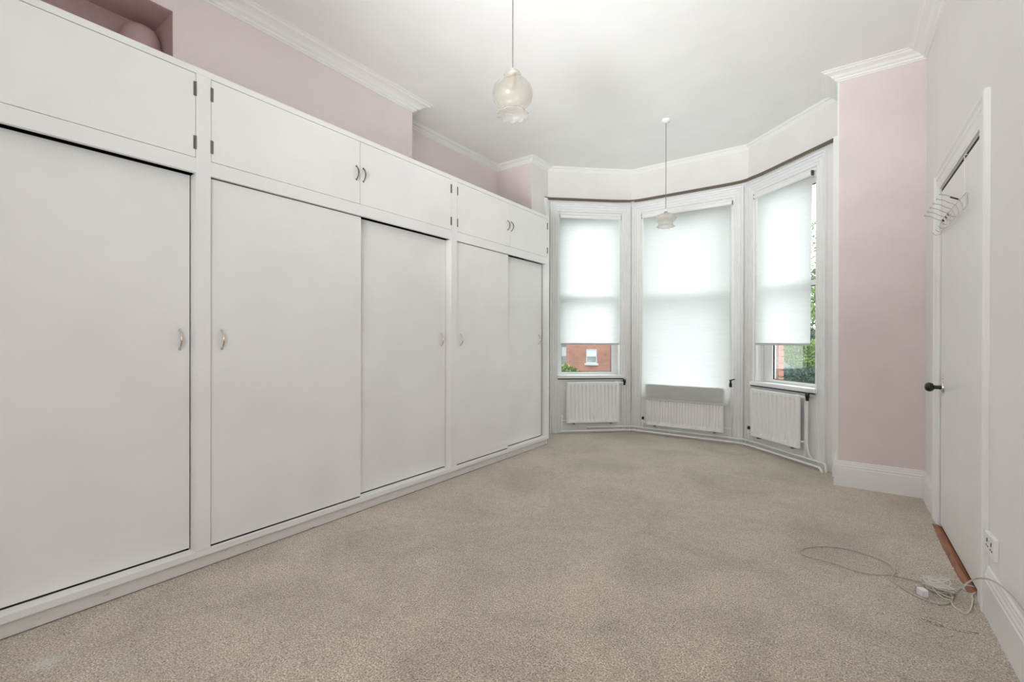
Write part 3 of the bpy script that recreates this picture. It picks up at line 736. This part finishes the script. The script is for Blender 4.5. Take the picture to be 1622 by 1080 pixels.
# the two pipes that run round the bay
def run(name, off, z, ustart, endu, rad, label):
    dz = .0
    P = [fnL(ustart, off, z), fnL(.5, off, z), fnL(.98, off, z), fnL(1.08, off + .008, z)]
    P += [fnC(.045, off + .004, z), fnC(.14, off, z), fnC(.7, off, z), fnC(1.24, off, z), fnC(1.335, off + .006, z)]
    P += [fnR(.03, off + .006, z), fnR(.13, off, z), fnR(.6, off, z), fnR(endu - .06, off, z), fnR(endu - .02, off, z - .004), fnR(endu, off, z - .025), fnR(endu + .002, off, -.008)]
    o = MB().tube(P, rad, 12, smooth_n=7).build(name, M_PIPE, smooth=True)
    tag(o, label, 'pipe')
run('heating_pipe', PO1, PZ1, 1.00, 1.050, .011, 'upper white painted heating pipe along the foot of the bay, nearer the wall')
run('heating_pipe', PO2, PZ2, .15, 1.040, .011, 'lower white painted heating pipe along the foot of the bay, nearer the carpet')

# ---------------------------------------------------------------- pendants
def pendant(loc, ztop, prof, label, shade=None, zscale=1.0, nlobes=10, rim_a=.004, rim_r=.0035):
    x, y = loc
    t = empty('pendant_light', (x, y, ZC), label, 'pendant light')
    MB().lathe([(.0001, -.034), (.012, -.034), (.018, -.026), (.036, -.022), (.042, -.012), (.042, -.0005)], (x, y, ZC), 'Z', 28).build('ceiling_rose', M_PLASTIC, t, smooth=True)
    MB().tube([(x, y, ZC - .03), (x, y, ztop - .008)], .0036, 8).build('flex', M_FLEX, t, smooth=True)
    MB().lathe([(.0045, .004), (.010, -.004), (.016, -.016), (.019, -.026)], (x, y, ztop), 'Z', 20).build('cap', M_PLASTIC, t, smooth=True)
    MB().lathe([(.016, -.022), (.017, -.085), (.019, -.088), (.019, -.100), (.0001, -.101)], (x, y, ztop), 'Z', 20).build('lamp_holder', M_HOLDER, t, smooth=True)
    n = len(prof)
    def mod(r, z, a, i):
        f = max(0, (i - (n - 5)) / 4.0)
        c_ = 1 - 2 * abs(math.sin(nlobes * a / 2)) ** 1.5
        return r + rim_r * f * c_ * -1, z + rim_a * f * c_
    s = MB().lathe(prof, (x, y, 0), 'Z', 80, mod=mod)
    o = s.build('glass_shade', shade or M_SHADE, t, smooth=True)
    rim = []
    for k in range(120):
        a = 2 * PI * k / 120; rr_, zz_ = mod(prof[-1][0], prof[-1][1], a, n - 1); rim.append(Vector((x + rr_ * math.cos(a), y + rr_ * math.sin(a), zz_)))
    MB().tube(rim, .0012, 6, closed=True).build('rim', M_SHADERIM, t, smooth=True)
    return t
M_HOLDER = paint('lamp_holder_brown', (0.45, 0.38, 0.30), 0.5)
M_SHADERIM = paint('shade_rim', (0.38, 0.37, 0.34), 0.2)
pr1 = [(.017, 2.622), (.030, 2.618), (.041, 2.610), (.0475, 2.597), (.046, 2.584), (.040, 2.577), (.042, 2.573), (.060, 2.568), (.082, 2.556), (.098, 2.536), (.1065, 2.510), (.106, 2.490), (.100, 2.468),
       (.088, 2.449), (.075, 2.437), (.068, 2.430), (.067, 2.422), (.069, 2.410), (.074, 2.400), (.082, 2.392)]
pendant((-1.41, 1.975), 2.632, pr1, 'pearly glass pendant with a scalloped frill, the larger one nearest the camera', rim_a=.004)
q = at_plane((0, 0, 1), (0, 0, ZC), 1055, 189.5)
pr2 = [(.015, 2.470), (.024, 2.466), (.034, 2.460), (.058, 2.452), (.082, 2.442), (.098, 2.428), (.1035, 2.414), (.099, 2.399), (.086, 2.385), (.074, 2.374), (.069, 2.366), (.068, 2.358), (.071, 2.348), (.077, 2.338), (.086, 2.330)]
pendant((q.x, q.y), 2.505, pr2, 'small squat frosted glass pendant hanging in front of the centre bay window', shade=M_SHADE2, rim_a=.0022, rim_r=.002, nlobes=10)

# ---------------------------------------------------------------- extension cable on the carpet
cab = empty('extension_cable', at_floor(1485, 940), 'tangled grey-white extension cable lying on the carpet in front of the door', 'cable')
def fl_pts(px, z=.004): return [at_floor(x, y, z) for x, y in px]
main = fl_pts([(1476, 926), (1460, 922), (1440, 917), (1415, 911), (1390, 910), (1365, 906), (1345, 901), (1325, 893), (1300, 886), (1278, 881), (1267, 875.5), (1269, 870.5), (1282, 866.5), (1305, 865),
               (1330, 867), (1350, 871), (1370, 877), (1390, 884), (1405, 891), (1414, 898), (1418, 905), (1415.5, 911.5), (1412.5, 916), (1415, 921), (1427, 929), (1440, 937.5), (1452, 944), (1465, 949.5),
               (1480, 955), (1492, 957), (1501, 955.5), (1506.5, 951)])
for i in (21, 22): main[i].z = .010
tail = [at_floor(1508, 947, .01), at_floor(1514, 940, .02), at_X(.36, 1524, 931), at_X(.44, 1534, 922), at_X(.495, 1546, 916.5), at_X(.512, 1560, 916), at_X(.514, 1575, 921), at_X(.514, 1590, 931), at_X(.515, 1606, 946), at_X(.515, 1622, 966), at_X(.515, 1650, 1000)]
for q in tail: q.z = max(q.z, .006)
MB().tube(main + tail, .0031, 7, smooth_n=5).build('cord', M_CABLE2, cab, smooth=True)
loop = fl_pts([(1506, 951), (1508.5, 957), (1514, 963), (1522, 968), (1530, 972), (1536, 967), (1539, 960), (1540.5, 950), (1540, 942), (1545, 938)], .004)
MB().tube(loop, .0028, 7, smooth_n=5).build('cord', M_CABLE, cab, smooth=True)
l2 = fl_pts([(1490, 926), (1478, 921), (1468, 918), (1457, 918), (1462, 920), (1475, 919), (1490, 917), (1505, 917), (1518, 919), (1525, 925), (1535, 927), (1546, 930)], .004)
MB().tube(l2, .0022, 7, smooth_n=5).build('cord', M_CABLE, cab, smooth=True)
rnd = random.Random(11); cc = at_floor(1487, 938)
coil = MB()
for k in range(17):
    a0 = rnd.uniform(0, 6.28); ra = rnd.uniform(.030, .055); rb = rnd.uniform(.020, .038); cx_, cy_ = cc.x + rnd.uniform(-.022, .018), cc.y + rnd.uniform(-.025, .02)
    tilt = rnd.uniform(-.6, .6); zc_ = .010 + rnd.uniform(0, .034); rot = -.6 + rnd.uniform(-.5, .5)
    P = []
    for j in range(14):
        a = a0 + 2 * PI * j / 14; u_, v_ = ra * math.cos(a), rb * math.sin(a)
        P.append((cx_ + u_ * math.cos(rot) - v_ * math.sin(rot), cy_ + u_ * math.sin(rot) + v_ * math.cos(rot), max(.004, zc_ + tilt * u_)))
    coil.tube(P, .0026, 6, closed=True, smooth_n=2)
coil.tube([(cc.x + .03, cc.y + .035, .012), (cc.x + .05, cc.y + .06, .035), (cc.x + .03, cc.y + .075, .05), (cc.x + .008, cc.y + .06, .04), (cc.x + .01, cc.y + .03, .03)], .003, 6, smooth_n=5)
coil.build('cable_bundle', M_CABLE, cab, smooth=True)
pc = at_floor(1461, 944)
ca, sa = math.cos(.55), math.sin(.55)
pf = lambda x, y, z: Vector((pc.x + x * ca - y * sa, pc.y + x * sa + y * ca, z))
MB().box(-.015, .015, -.019, .017, .001, .036, pf).build('plug', M_PLASTIC, cab, bevel=.005)
b = MB(); b.box(-.004, .004, .020, .038, .022, .026, pf); b.box(-.011, -.006, .020, .036, .008, .012, pf); b.box(.006, .011, .020, .036, .008, .012, pf)
b.build('plug_pins', M_BRASS, cab)

# ---------------------------------------------------------------- outside
gz = -3.6
g = struct(MB().box(-60, 60, 6.6, 90, gz - .2, gz).build('ground', M_ASPHALT))
def facade(c, t, depth, w_, h0, h1, label, wins, name='brick_house', mat=None, roof=True):
    """c centre of the front face (plan), t unit vector along it"""
    n = Vector((t.y, -t.x))
    if n.dot(-c) < 0: n = -n
    fn = lambda u, off, z: Vector((c.x + t.x * u + n.x * off, c.y + t.y * u + n.y * off, z))
    o = empty(name, (c.x, c.y, h0), label, 'house')
    b = MB(); b.box(-w_ / 2, w_ / 2, -depth, 0, h0, h1, fn); b.build('wall', mat or M_BRICK, o)
    if roof:
        b = MB(); P = [fn(-w_ / 2 - .3, .3, h1), fn(w_ / 2 + .3, .3, h1), fn(w_ / 2 + .3, -depth - .3, h1), fn(-w_ / 2 - .3, -depth - .3, h1), fn(-w_ / 2 - .3, -depth / 2, h1 + 2.4), fn(w_ / 2 + .3, -depth / 2, h1 + 2.4)]
        b.add(P, [(0, 1, 5, 4), (2, 3, 4, 5), (0, 4, 3), (1, 2, 5), (0, 3, 2, 1)]); b.build('roof', M_EXTGREY, o)
    for (u, z0, z1, ww) in wins:
        f = MB(); f.box(u - ww / 2, u - ww / 2 + .06, 0, .05, z0, z1, fn); f.box(u + ww / 2 - .06, u + ww / 2, 0, .05, z0, z1, fn)
        f.box(u - ww / 2 + .06, u + ww / 2 - .06, 0, .05, z1 - .06, z1, fn); f.box(u - ww / 2 + .06, u + ww / 2 - .06, 0, .05, (z0 + z1) / 2 - .04, (z0 + z1) / 2 + .04, fn)
        f.box(u - ww / 2 + .06, u + ww / 2 - .06, 0, .05, z0, z0 + .07, fn)
        fo = f.build('window', M_SASHOUT, o)
        MB().box(u - ww / 2 + .06, u + ww / 2 - .06, .001, .012, z0 + .07, (z0 + z1) / 2 - .04, fn).build('pane', M_SHUT, fo)
        MB().box(u - ww / 2 + .06, u + ww / 2 - .06, .001, .012, (z0 + z1) / 2 + .04, z1 - .06, fn).build('pane', M_EXTLIGHT, fo)
        MB().box(u - ww / 2 - .12, u + ww / 2 + .12, 0, .12, z0 - .16, z0, fn).build('window_ledge', M_SASHOUT, fo)
    return fn
M_EXTLIGHT = paint('pale_blind_behind_window', (0.40, 0.44, 0.48), 0.3)
# house across the road, seen under the left blind
DH = 34.0
p = at_dist(937, 565, DH); pl = at_dist(896, 565, DH)
tdir = Vector((RT.x, RT.y)).normalized(); tdir = Vector((tdir.x * math.cos(-.22) - tdir.y * math.sin(-.22), tdir.x * math.sin(-.22) + tdir.y * math.cos(-.22)))
uL = (Vector((pl.x - p.x, pl.y - p.y))).dot(tdir)
cen = Vector((p.x, p.y)) + tdir * (uL + 5.0)
wz0 = at_dist(937, 575, DH).z; wz1 = at_dist(937, 553, DH).z; ww = 16.5 / F_PX * DH
facade(cen, tdir, 8, 10.0, gz, 4.6, 'red brick house with a white sash window, seen below the left blind', [(-5.0 - uL, wz0, wz1, ww), (-5.0 - uL + 4.0, wz0, wz1, ww)])
p2_ = at_dist(884, 565, DH + 11)
facade(Vector((p2_.x, p2_.y)) - tdir * 1.5, tdir, 6, 7.5, gz, 4.2, 'pale grey rendered house partly hidden behind the red brick house', [(2.1, at_dist(893, 578, DH + 11).z, at_dist(893, 549, DH + 11).z, .9)], name='grey_house', mat=M_EXTGREY)
def leaves(mb, c, R, n, size, rnd, squash=.8):
    for _ in range(n):
        d = Vector((rnd.gauss(0, 1), rnd.gauss(0, 1), rnd.gauss(0, 1))).normalized() * (R * rnd.uniform(.55, 1.0)); d.z *= squash
        p = Vector(c) + d; a = Vector((rnd.gauss(0, 1), rnd.gauss(0, 1), rnd.gauss(0, 1))).normalized(); b_ = a.cross(Vector((rnd.gauss(0, 1), rnd.gauss(0, 1), rnd.gauss(0, 1)))).normalized()
        s = size * rnd.uniform(.6, 1.3)
        mb.add([p - a * s, p + b_ * s * .45, p + a * s, p - b_ * s * .45], [(0, 1, 2, 3)])
def tree(base, blobs, n, size, mat, label, name='tree', trunk=True):
    o = empty(name, base, label, 'tree' if trunk else 'shrub'); rnd = random.Random(int(abs(base[0]) * 100))
    mb = MB()
    for c, R in blobs: leaves(mb, c, R, n, size, rnd)
    f = mb.build('foliage', mat, o); f['kind'] = 'stuff'
    b = MB(); top = max(blobs, key=lambda q: q[0][2])[0]
    b.tube([base, ((base[0] * .6 + top[0] * .4), (base[1] * .6 + top[1] * .4), (base[2] * .6 + top[2] * .4)), top], [.16, .11, .04] if trunk else [.03, .02, .01], 8)
    for c, R in blobs[:4]: b.tube([((base[0] + c[0]) / 2, (base[1] + c[1]) / 2, (base[2] * .6 + c[2] * .4)), c], [.05, .02], 6)
    b.build('trunk' if trunk else 'stems', M_BARK, o)
def B_(x, y, d, R): return (tuple(at_dist(x, y, d)), R)
t1 = [B_(1262, 560, 12, .42), B_(1252, 553, 12.3, .4), B_(1275, 575, 11.7, .30), B_(1284, 566, 11.8, .3), B_(1290, 556, 12, .4), B_(1300, 480, 12, .7), B_(1305, 420, 12.2, .8), B_(1310, 370, 12.5, .7), B_(1270, 500, 13, .9)]
bs = at_dist(1275, 560, 12.6); tree((bs.x, bs.y, gz), t1, 1500, .032, M_LEAF1, 'bright green leafy tree outside the right bay window')
t2 = [B_(1255, 545, 19, 1.3), B_(1290, 560, 19, 1.4), B_(1330, 550, 19, 1.6), B_(1310, 470, 19.5, 1.6), B_(1280, 470, 20, 1.6), B_(1238, 588, 18.5, .9), B_(1262, 590, 18.6, .9)]
bs = at_dist(1290, 560, 19.5); tree((bs.x, bs.y, gz), t2, 2200, .09, M_LEAF2, 'dark green tree standing behind the bright one, right bay window')
t3_ = [B_(1245 + 14 * k, 602, 11 , .42) for k in range(6)]
bs = at_dist(1280, 600, 11); tree((bs.x, bs.y, gz), t3_, 1400, .028, M_LEAF2, 'dark hedge below the trees, right bay window', 'hedge', False)
t4 = [B_(895, 588, 20, .40), B_(906, 592, 20, .36), B_(884, 590, 20, .4)]
bs = at_dist(897, 600, 20); tree((bs.x, bs.y, gz), t4, 700, .07, M_LEAF1, 'bright green shrub at the lower left corner of the left window view', 'shrub', False)
# car-port roof lines under the trees
q1 = at_dist(1256, 586, 14); q2 = at_dist(1330, 589, 14)
b = MB(); dd = Vector((0, 0, 1))
fd = (Vector((q2.x - q1.x, q2.y - q1.y, 0))).normalized(); nd = Vector((-fd.y, fd.x, 0))
vs = [q1, q1 + fd * 3, q1 + fd * 3 + nd * 1.2 + dd * .25, q1 + nd * 1.2 + dd * .25]; vs2 = [v - dd * .07 for v in vs]
b.add(vs + vs2, [(0, 1, 2, 3), (7, 6, 5, 4), (0, 4, 5, 1), (1, 5, 6, 2), (2, 6, 7, 3), (3, 7, 4, 0)])
for k in (0.1, 2.9): p0 = q1 + fd * k; b.box(p0.x - .05, p0.x + .05, p0.y - .05, p0.y + .05, gz, p0.z - .05)
tag(b.build('garden_shelter', M_SHELTER), 'low grey flat roofed shelter under the trees, seen through the right window', 'shelter')
